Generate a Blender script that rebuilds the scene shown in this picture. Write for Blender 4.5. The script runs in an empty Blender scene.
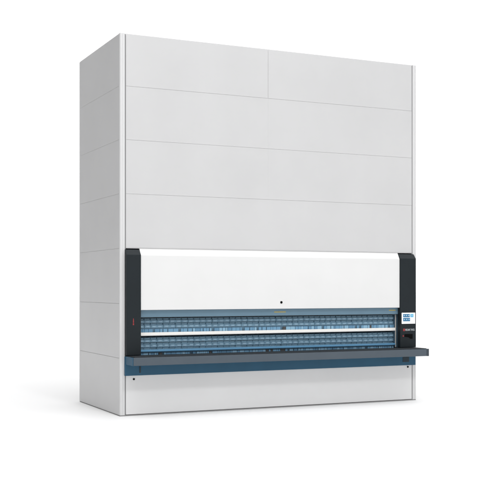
import bpy, bmesh, math, random
from mathutils import Vector, Matrix
random.seed(7)
S = bpy.context.scene
COL = S.collection
W, D, H = 4.27, 1.78, 4.618          # cabinet width, depth, height (m)

# ------------------------------------------------------------------ materials
def mat(name, base, rough=.5, metal=0., var=0., bump=0., scale=6., emit=0., spec=.5, coat=0.):
    m = bpy.data.materials.new(name); m.use_nodes = True
    nt = m.node_tree; b = nt.nodes['Principled BSDF']
    b.inputs['Base Color'].default_value = (*base, 1)
    b.inputs['Roughness'].default_value = rough
    b.inputs['Metallic'].default_value = metal
    b.inputs['Specular IOR Level'].default_value = spec
    b.inputs['Coat Weight'].default_value = coat
    tc = nt.nodes.new('ShaderNodeTexCoord')
    if var:
        n = nt.nodes.new('ShaderNodeTexNoise'); n.inputs['Scale'].default_value = scale
        n.inputs['Detail'].default_value = 6
        r = nt.nodes.new('ShaderNodeValToRGB')
        r.color_ramp.elements[0].position = .3; r.color_ramp.elements[1].position = .7
        r.color_ramp.elements[0].color = (*[c*(1-var) for c in base], 1)
        r.color_ramp.elements[1].color = (*[min(1, c*(1+var)) for c in base], 1)
        nt.links.new(tc.outputs['Object'], n.inputs['Vector'])
        nt.links.new(n.outputs['Fac'], r.inputs['Fac'])
        nt.links.new(r.outputs['Color'], b.inputs['Base Color'])
    if bump:
        n2 = nt.nodes.new('ShaderNodeTexNoise'); n2.inputs['Scale'].default_value = 260
        n2.inputs['Detail'].default_value = 2
        bp = nt.nodes.new('ShaderNodeBump'); bp.inputs['Strength'].default_value = bump
        bp.inputs['Distance'].default_value = .002
        nt.links.new(tc.outputs['Object'], n2.inputs['Vector'])
        nt.links.new(n2.outputs['Fac'], bp.inputs['Height'])
        nt.links.new(bp.outputs['Normal'], b.inputs['Normal'])
    if emit:
        b.inputs['Emission Color'].default_value = (*base, 1)
        b.inputs['Emission Strength'].default_value = emit
    return m
M = dict(
    grey=mat('light_grey_paint', (.555, .555, .559), .38, var=.028, bump=.12, scale=1.1, spec=.45),
    greylitside=mat('light_grey_lit_side', (.595, .595, .599), .38, var=.028, bump=.12, scale=1.1, spec=.45),  # same panel grey, with extra brightness put into the colour for the sides
    greylitbase=mat('light_grey_lit_base', (.69, .69, .693), .42, var=.02, bump=.12, scale=1.3, spec=.4),  # same panel grey, lightened in colour to offset shade below the counter
    post=mat('pale_grey_paint', (.63, .63, .634), .42, var=.01, scale=3, spec=.45),
    joint=mat('grey_joint', (.50, .50, .505), .7),
    strip=mat('dark_joint_strip', (.27, .27, .275), .7),
    white=mat('white_door_paint', (.715, .715, .713), .4, var=.015, bump=.05, scale=2, spec=.35),
    dark=mat('anthracite_paint', (.0095, .0145, .018), .52, var=.06, bump=.15, scale=5, spec=.25),
    plinth=mat('plinth_grey', (.26, .26, .26), .8),
    header=mat('blue_grey_header', (.125, .22, .295), .4, metal=0., var=.04, scale=4),
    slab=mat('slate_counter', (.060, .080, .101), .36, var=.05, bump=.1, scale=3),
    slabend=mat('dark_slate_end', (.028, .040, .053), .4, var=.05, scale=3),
    slabtop=mat('black_rubber_top', (.022, .026, .030), .75, spec=.2),
    blue=mat('petrol_blue_paint', (.020, .088, .155), .45, var=.05, bump=.1, scale=4, spec=.3),
    bluelip=mat('bright_blue_steel', (.10, .28, .47), .35, var=.05, scale=5),
    lip=mat('white_lip', (.88, .87, .84), .35, var=.01),
    inner=mat('dark_blue_lining', (.09, .17, .24), .7),
    frame=mat('pale_frame', (.55, .53, .50), .5, var=.03),
    black=mat('black_plastic', (.003, .003, .003), .8, spec=.08),
    ventm=mat('vent_grey', (.016, .026, .034), .6),
    red=mat('red_mark', (.27, .024, .028), .5),
    letter=mat('pale_lettering', (.52, .56, .58), .5),
    yellow=mat('yellow_label', (.46, .36, .08), .5),
    screen=mat('white_screen', (.85, .86, .87), .25, emit=.3),
    tile=mat('blue_screen_tile', (.03, .14, .27), .3, emit=.2),
    tile2=mat('bright_screen_tile', (.10, .36, .56), .3, emit=.3),
    pale=mat('pale_screen_marks', (.30, .48, .60), .3, emit=.25),
    bin=mat('steel_blue_bin', (.155, .285, .39), .5, var=.10, scale=9),
    card=mat('pale_blue_card', (.33, .49, .62), .55, var=.12, scale=14),
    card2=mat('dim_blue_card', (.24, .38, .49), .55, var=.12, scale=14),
    box1=mat('sky_blue_box', (.15, .32, .48), .5, var=.08, scale=9),
    box2=mat('light_blue_box', (.24, .43, .58), .5, var=.08, scale=9),
    box3=mat('mid_blue_box', (.11, .25, .39), .5, var=.08, scale=9),
    box4=mat('taupe_box', (.060, .062, .064), .6, var=.08, scale=9),
)
# ------------------------------------------------------------------ helpers
def box(bm, u0, u1, v0, v1, z0, z1):
    vs = [bm.verts.new(p) for p in ((u0,v0,z0),(u1,v0,z0),(u1,v1,z0),(u0,v1,z0),(u0,v0,z1),(u1,v0,z1),(u1,v1,z1),(u0,v1,z1))]
    for f in ((0,3,2,1),(4,5,6,7),(0,1,5,4),(1,2,6,5),(2,3,7,6),(3,0,4,7)):
        bm.faces.new([vs[i] for i in f])
def prism_u(bm, poly, u0, u1):          # polygon in (v, z) swept along u
    a = [bm.verts.new((u0, v, z)) for v, z in poly]; b = [bm.verts.new((u1, v, z)) for v, z in poly]
    bm.faces.new(a); bm.faces.new(b[::-1]); n = len(poly)
    for i in range(n): bm.faces.new((a[i], b[i], b[(i+1)%n], a[(i+1)%n]))
def prism_z(bm, poly, z0, z1):          # polygon in (u, v) swept along z
    a = [bm.verts.new((u, v, z0)) for u, v in poly]; b = [bm.verts.new((u, v, z1)) for u, v in poly]
    bm.faces.new(a[::-1]); bm.faces.new(b); n = len(poly)
    for i in range(n): bm.faces.new((a[i], a[(i+1)%n], b[(i+1)%n], b[i]))
def prism_v(bm, poly, v0, v1):          # polygon in (u, z) swept along v
    a = [bm.verts.new((u, v0, z)) for u, z in poly]; b = [bm.verts.new((u, v1, z)) for u, z in poly]
    bm.faces.new(a); bm.faces.new(b[::-1]); n = len(poly)
    for i in range(n): bm.faces.new((a[i], b[i], b[(i+1)%n], a[(i+1)%n]))
def disc(bm, u, z, r, v0, v1, n=20):
    prism_v(bm, [(u + r*math.cos(i*2*math.pi/n), z + r*math.sin(i*2*math.pi/n)) for i in range(n)], v0, v1)
def obj(name, bm, m, parent=None, bevel=0., seg=2):
    bmesh.ops.recalc_face_normals(bm, faces=bm.faces)
    if bevel:
        es = [e for e in bm.edges if len(e.link_faces) == 2 and e.calc_face_angle(0) > .3]
        bmesh.ops.bevel(bm, geom=es, offset=bevel, segments=seg, affect='EDGES', profile=.5, clamp_overlap=True)
    me = bpy.data.meshes.new(name); bm.to_mesh(me); bm.free()
    for mm in (m if isinstance(m, (list, tuple)) else [m]): me.materials.append(mm)
    o = bpy.data.objects.new(name, me); COL.objects.link(o)
    if parent: o.parent = parent
    return o
def bx(name, m, parent, dims, bevel=.0, seg=2):
    bm = bmesh.new(); box(bm, *dims); return obj(name, bm, m, parent, bevel, seg)
def text_mesh(name, txt, m, parent, u0, u1, z0, z1, v):
    cu = bpy.data.curves.new('lettering', 'FONT'); cu.body = txt; cu.extrude = .02; cu.offset = .004
    to = bpy.data.objects.new('lettering_source', cu); COL.objects.link(to)
    bpy.context.view_layer.update()
    dg = bpy.context.evaluated_depsgraph_get()
    me = bpy.data.meshes.new_from_object(to.evaluated_get(dg))
    bpy.data.objects.remove(to)
    xs = [p.co.x for p in me.vertices]; ys = [p.co.y for p in me.vertices]
    ax, ay = min(xs), min(ys); sx = (u1-u0)/(max(xs)-ax); sy = (z1-z0)/(max(ys)-ay)
    for p in me.vertices:
        x, y, zz = p.co
        p.co = (u0+(x-ax)*sx, v - (zz+.02)*.03, z0+(y-ay)*sy)
    me.materials.clear(); me.materials.append(m)
    o = bpy.data.objects.new(name, me); COL.objects.link(o); o.parent = parent
    return o

# ------------------------------------------------------------------ the setting
bm = bmesh.new()
R = 400
vs = [bm.verts.new(p) for p in ((-R,-R,0),(R,-R,0),(R,R,0),(-R,R,0))]; bm.faces.new(vs)
floor = obj('floor', bm, mat('white_studio_floor', (.84, .84, .842), .6, var=.004, scale=.8, spec=.2))
floor['kind'] = 'structure'

# ------------------------------------------------------------------ the cabinet
cab = bpy.data.objects.new('storage_carousel', None); COL.objects.link(cab)
ORI = Vector((-1.5655, 12.335, 0)); ROT = .440012
cab.location = ORI; cab.rotation_euler = (0, 0, ROT)
cab['label'] = 'tall light grey automated storage cabinet with white sliding door and dark columns beside its opening'
cab['category'] = 'storage cabinet'

PT = .02                                  # panel thickness
G = .0012                                 # half joint
# carcass behind the panels: left, right, back, roof, dividing sheets
bm = bmesh.new()
box(bm, .0062, .030, .036, D-.043, .02, H-.025)
box(bm, W-.030, W-.0062, .036, D-.043, .02, H-.025)
box(bm, .031, W-.031, D-.030, D-.024, .02, H-.025)
box(bm, .0765, W-.0765, .0062, .028, 2.034, H-.025)
box(bm, .0765, W-.0765, .0062, .028, .03, .485)
obj('carcass', bm, M['joint'], cab)
bx('roof', M['grey'], cab, (.004, W-.004, .03, D-.004, H-.024, H-.004), .002)
bx('plinth', M['plinth'], cab, (.006, W-.006, .006, D-.006, .0, .012))
rows = [.012, .70, 1.36, 2.024, 2.685, 3.338, 3.985, H]
# front corner posts (rounded outer edge, shallow groove)
def post(left):
    r = .018; pts = []
    for i in range(7):
        a = math.pi + i*math.pi/12
        pts.append((r + r*math.cos(a), r + r*math.sin(a)))
    pts += [(.030, 0), (.032, .003), (.035, .003), (.037, 0), (.060, 0), (.062, .002), (.062, .034), (0, .034)]
    if not left: pts = [(W-u, v) for u, v in pts]
    bm = bmesh.new(); prism_z(bm, pts, .012, H)
    o = obj('corner_post', bm, M['post'], cab)
    bm = bmesh.new()
    u0, u1 = (.0625, .0755) if left else (W-.0755, W-.0625)
    box(bm, u0, u1, .009, .030, .013, H-.004)
    obj('joint_strip', bm, M['strip'], o)
post(True); post(False)
for u0, u1 in ((.002, .04), (W-.04, W-.002)):
    bx('corner_post', M['post'], cab, (u0, u1, D-.04, D, .012, H), .006)
# side panels
for i in range(7):
    for u0, u1 in ((.001, .0057), (W-.0057, W-.001)):
        bx('side_panel', M['greylitside'], cab, (u0, u1, .0365, D-.042, rows[i]+(G if i else 0), rows[i+1]-G), .0024)
    bx('back_panel', M['grey'], cab, (.042, W-.042, D-.022, D-.002, rows[i]+(G if i else 0), rows[i+1]-G), .002)
# front panels
L0, R0 = .0762, W-.0762
SE = 1.989
def fp(u0, u1, z0, z1, bv=.0030): return bx('front_panel', M['grey'], cab, (u0, u1,   .0015, .0058, z0, z1), bv)
fp(L0, SE-G, rows[6]+G, H-.002); fp(SE+G, R0, rows[6]+G, H-.002)
for i in (5, 4):
    fp(L0, SE-.0001, rows[i]+G, rows[i+1]-G, .0004); fp(SE+.0001, R0, rows[i]+G, rows[i+1]-G, .0004)
fp(L0, R0, 2.034, rows[4]-G)
base = bx('base_panel', M['greylitbase'], cab, (L0, R0,   .0015, .0058, .018, .495), .0015)
for u, z in ((.176, .443), (4.128, .463)):
    bm = bmesh.new(); disc(bm, u, z, .013, -.006, .001); obj('lock', bm, M['black'], base, .002)

# dark columns either side of the opening, with sloping caps
def column(u0, u1):
    bm = bmesh.new()
    prism_u(bm, [(.012, .735), (-.06, .735), (-.06, 1.948), (-.002, 2.013), (.012, 2.013)], u0, u1)
    return obj('side_column', bm, M['dark'], cab, .004)
cl = column(.063, .247); cr = column(3.966, 4.222)
# inner reveals running back from the columns
bx('inner_wall', M['inner'], cl, (.12, .235, .013, .75, .735, 2.01))
bx('inner_wall', M['inner'], cr, (3.978, 4.10, .013, .75, .735, 2.01))
# red mark on the left column
bm = bmesh.new()
box(bm, .1425, .1575, -.0625, -.0595, 1.099, 1.122)
prism_v(bm, [(.144, 1.127), (.156, 1.127), (.156, 1.150), (.1545, 1.163), (.153, 1.180), (.147, 1.180), (.1455, 1.163), (.144, 1.150)], -.0625, -.0595)
obj('red_mark', bm, M['red'], cl)
# sliding door
bm = bmesh.new()
prism_u(bm, [(.010, 1.279), (-.046, 1.279), (-.046, 1.942), (0.006, 2.026), (.014, 2.026)], .2485, 3.9645)
door = obj('sliding_door', bm, M['white'], cab, .003)
bx('top_trim', M['post'], cab, (.0775, 4.192, .001, .018, 2.0265, 2.0325))
bm = bmesh.new(); disc(bm, 2.155, 1.362, .016, -.052, -.045); disc(bm, 2.155, 1.362, .008, -.055, -.0525)
obj('lock', bm, M['black'], door, .0015)
# header
hd = bx('header_beam', M['header'], cab, (.236, 3.977, .0, .05, 1.190, 1.2775), .003)
bx('drip_edge', M['ventm'], hd, (.24, 3.973, .004, .046, 1.1835, 1.1895))
for a, b, z in ((3.822, 3.930, 1.243), (2.075, 2.245, 1.237)):
    bm = bmesh.new()
    n = 9; w = (b-a)/n
    for i in range(n): box(bm, a+i*w, a+(i+.86)*w, -.0022, .001, z-.006, z+.006)
    obj('warning_label', bm, M['yellow'], hd)

# counter shelf
bm = bmesh.new()
prism_u(bm, [(-.032, .626), (-.300, .626), (-.300, .722), (-.032,   .722)], .0698, 4.232)
ct = obj('counter_shelf', bm, M['slab'], cab, .004)
bx('counter_top', M['slabtop'], ct, (.083, 4.230, -.297, .02, .7225, .7305), .002)
bx('end_cap', M['blue'], ct, (.0605, .0695, -.300, -.033, .625, .723), .004)
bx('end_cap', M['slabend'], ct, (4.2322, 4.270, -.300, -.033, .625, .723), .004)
# apron under the counter
ap = bx('apron', M['blue'], cab, (.055, 4.236, -.031, .0, .488, .7205), .003)
bm = bmesh.new()
for i in range(5): box(bm, 4.024, 4.126, -.036, -.0315, .534+i*.0165, .546+i*.0165)
obj('vent', bm, M['ventm'], ap)
bm = bmesh.new(); box(bm, .236, .252, -.038, -.0315, .520, .598); obj('vent', bm, M['ventm'], ap, .002)

# control screen, emblem and key slot on the right column
scr = bx('control_screen', M['black'], cab, (3.980, 4.209, -.064, -.0602, 1.052, 1.215), .002)
bx('display', M['screen'], scr, (3.985, 4.204, -.0668, -.0642, 1.058, 1.209), .001)
v0, v1 = -.0690, -.0669
for i in range(3):
    bx('screen_tile', M['tile'], scr, (4.006+i*.0365, 4.0415+i*.0365, v0, v1, 1.147, 1.192))
    bx('screen_tile', M['tile'], scr, (4.006+i*.0385, 4.0435+i*.0385, v0, v1, 1.092, 1.139))
bm = bmesh.new(); box(bm, 4.1235, 4.176, v0, v1, 1.146, 1.193); obj('screen_tile', bm, M['tile2'], scr, .004)
def icon(*bs):
    bm = bmesh.new()
    for b in bs: box(bm, b[0], b[1], -.0702, -.0691, b[2], b[3])
    obj('screen_icon', bm, M['pale'], scr)
for i in range(3):
    icon((4.015+i*.0365, 4.033+i*.0365, 1.164, 1.179))
    icon((4.016+i*.0385, 4.034+i*.0385, 1.110, 1.124))
icon((4.141, 4.158, 1.163, 1.180))
em = bx('emblem', M['red'], cab, (4.010, 4.044, -.0625, -.0602, .958, .992), .001)
text_mesh('lettering', 'MEGAMAT', M['letter'], em, 4.050, 4.134, .961, .989, -.0602)
text_mesh('lettering', 'RS', M['letter'], em, 4.146, 4.196, .961, .989, -.0602)
bm = bmesh.new()
prism_v(bm, [(4.035, .917), (4.166, .917), (4.166, .852), (4.128, .852), (4.100, .872), (4.035, .880)], -.0635, -.0602)
ks = obj('key_slot', bm, M['black'], cab, .002)
bm = bmesh.new(); disc(bm, 4.012, .892, .011, -.0645, -.0602, 16); obj('indicator_lamp', bm, M['red'], ks)

# carriers inside the opening
bx('back_wall', M['inner'], cab, (.236, 3.977, .30, .32, .40, 1.40))
for zt, lipm in ((1.003, M['lip']), (.790, M['bluelip']), (.700, M['bluelip'])):
    c = bx('carrier', M['header'], cab, (.252, 3.950, .062, .295, zt-.032, zt-.024))
    bm = bmesh.new()
    z0 = zt-.043 if zt > .9 else zt-.027
    prism_u(bm, [(.06, z0), (.042, z0), (.034, z0+.006), (.034, zt-.005), (.040, zt), (.06, zt)], .252, 3.950)
    bx('added_gap_backing', M['inner'], c, (.252, 3.950, .076, .080, zt-.023, zt+.050 if zt > .9 else zt+.002 if zt > .75 else .762))  # added sheet that keeps gaps between cartons from going black
    obj('front_lip', bm, lipm, c, .002)
ef = bx('end_frame', M['frame'], cab, (3.9515, 3.961, .036, .052, .738, 1.183), .001)
bx('inner_wall', M['inner'], ef, (3.953, 3.960, .053, .28, .738, 1.183))

# ------------------------------------------------------------------ bins and boxes
def local(u, v, z):
    c, s = math.cos(ROT), math.sin(ROT)
    return (ORI.x + u*c - v*s, ORI.y + u*s + v*c, z)
def top(o, u, v, z, label, cat, group):
    o.location = local(u, v, z); o.rotation_euler = (0, 0, ROT)
    o['label'] = label; o['category'] = cat; o['group'] = group
def bin_mesh():
    w, d, h, t = .0395, .14, .0595, .003
    bm = bmesh.new()
    # two sides with a cut-away front corner
    for s in (-1, 1):
        a = s*w; b = s*(w-t); pr = [(0, 0), (0, .030), (.030, h), (d, h), (d, 0)]
        prism_u(bm, pr, min(a, b), max(a, b))
    box(bm, -w+t, w-t, .001, .001+t, .0005, .031)          # low front wall
    box(bm, -w+t, w-t, d-t, d-.0005, .0005, h-.001)        # back wall
    box(bm, -w+t, w-t, .004, d-t, .0005, .004)             # bottom
    box(bm, -w+t, w-t, .020, .023, .004, h-.004)           # contents divider
    box(bm, -w+.001, w-.001, -.004, .0005, .029, .033)     # front rim
    return bm
proto = obj('storage_bin', bin_mesh(), M['bin'])
bm = bmesh.new(); box(bm, -.023, .022, -.002, .0008, .007, .026); pcard = obj('label_card', bm, M['card'], proto)
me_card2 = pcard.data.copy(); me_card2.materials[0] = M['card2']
tiers = [
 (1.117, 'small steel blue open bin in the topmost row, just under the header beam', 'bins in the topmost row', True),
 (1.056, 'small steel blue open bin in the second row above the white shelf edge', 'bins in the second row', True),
 (.881, 'small steel blue open bin in the row directly below the white shelf edge', 'bins in the row below the white shelf edge', False),
 (.820, 'small steel blue open bin in the middle row between white and blue shelf edges', 'bins in the middle row of the lower shelf', False),
 (.762, 'small steel blue open bin half hidden behind the blue shelf edge', 'bins behind the blue shelf edge', False),
]
PITCH = .0819
first = True
for z, lab, grp, dim in tiers:
    for i in range(45):
        u = .2965 + PITCH*i + random.uniform(-.002, .002)
        if first: o, c = proto, pcard; first = False
        else:
            o = proto.copy(); COL.objects.link(o)
            c = pcard.copy(); COL.objects.link(c); c.parent = o
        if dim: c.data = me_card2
        c.location = (random.uniform(-.006, .006), 0, random.uniform(-.002, .002))
        top(o, u, .070 + random.uniform(0, .006), z, lab, 'bin', grp)
# pale cartons standing on the shelves
def carton_mesh(w, h):
    d = .012
    bm = bmesh.new()
    box(bm, -w/2, w/2, 0, d, 0, h-.008)
    box(bm, -w/2+.002, w/2-.002, .001, d-.001, h-.008, h-.003)          # tucked flap
    box(bm, -w/2-.0006, w/2+.0006, -.0006, .002, h-.014, h-.0085)       # fold edge
    return bm
shapes = {}
def carton(w, h, m):
    k = (w, h, m)
    if k not in shapes:
        o = obj('carton', carton_mesh(w, h), M[m], None, .0008, 1); shapes[k] = o; return o
    o = shapes[k].copy(); COL.objects.link(o); return o
def row(z, h, v, lab, grp, gaps):
    u = .262
    while u < 3.925:
        w = random.choice((.022, .030, .040, .052, .064))
        if u + w > 3.944: break
        r = random.random()
        m = 'box1' if r < .42 else 'box2' if r < .72 else 'box3' if r < .95 else 'box4'
        o = carton(w, h, m)
        l = {'box1': 'sky blue', 'box2': 'pale light blue', 'box3': 'deep blue', 'box4': 'dark taupe'}[m]
        s = {.022: 'thin', .030: 'narrow', .040: 'medium', .052: 'wide', .064: 'broad'}[w]
        top(o, u + w/2, v, z, '%s %s carton %s' % (s, l, lab), 'carton', '%s %s cartons %s' % (s, l, grp))
        u += w + random.choice((.003, .003, .004, .006, .012))
        if random.random() < gaps: u += random.uniform(.02,.045)
row(.980, .066, .0615, 'standing right on the white shelf edge', 'on the white shelf', .12)
row(.677, .078, .0615, 'in the lowest strip just above the counter', 'above the counter', .05)

# ------------------------------------------------------------------ studio light
w = bpy.data.worlds.new('World'); S.world = w; w.use_nodes = True
nt = w.node_tree; bg = nt.nodes['Background']
tc = nt.nodes.new('ShaderNodeTexCoord')
def lobe(d, a, b, k):
    d = Vector(d).normalized()
    n = nt.nodes.new('ShaderNodeVectorMath'); n.operation = 'DOT_PRODUCT'; n.inputs[1].default_value = d
    nt.links.new(tc.outputs['Generated'], n.inputs[0])
    m = nt.nodes.new('ShaderNodeMapRange'); m.interpolation_type = 'SMOOTHSTEP'
    m.inputs['From Min'].default_value = a; m.inputs['From Max'].default_value = b
    m.inputs['To Min'].default_value = 0; m.inputs['To Max'].default_value = k
    nt.links.new(n.outputs['Value'], m.inputs['Value'])
    return m.outputs['Result']
BASE = .10
def add(a, b):
    n = nt.nodes.new('ShaderNodeMath'); n.operation = 'ADD'
    for i, x in enumerate((a, b)):
        if isinstance(x, float): n.inputs[i].default_value = x
        else: nt.links.new(x, n.inputs[i])
    return n.outputs[0]
s = add(BASE, lobe((0, 1, .08), .80, .92, 1.1))          # white backdrop behind the cabinet
s = add(s, lobe((.1, -.1, 1), .65, .98, 2.95))           # overhead softbox
s = add(s, lobe((.30, -.85, .06), .2, .85, .74))         # big soft front light
nt.links.new(s, bg.inputs['Strength'])
bg.inputs['Color'].default_value = (1, 1, 1, 1)

def area(name, uvz, target, size, power):
    l = bpy.data.lights.new(name, 'AREA'); l.energy = power; l.size = size; l.shape = 'DISK'
    o = bpy.data.objects.new(name, l); COL.objects.link(o)
    p = Vector(local(*uvz)); t = Vector(local(*target))
    o.location = p; o.rotation_euler = (t-p).to_track_quat('-Z', 'Y').to_euler()
area('key_lamp', (.7, -8.0, 9.0), (2.1, 0, 1.3), .9, 250)

# ------------------------------------------------------------------ camera
cam = bpy.data.cameras.new('camera'); co = bpy.data.objects.new('camera', cam); COL.objects.link(co)
co.location = (0, 0, 1.544); co.rotation_euler = (math.pi/2, 0, 0)
cam.sensor_fit = 'HORIZONTAL'; cam.sensor_width = 36; cam.lens = 36*1025/500
cam.shift_y = 37.7/500; cam.clip_end = 2000; cam.clip_start = .1
S.camera = co
S.view_settings.view_transform = 'Standard'; S.view_settings.look = 'None'
S.view_settings.exposure = 0; S.view_settings.gamma = 1
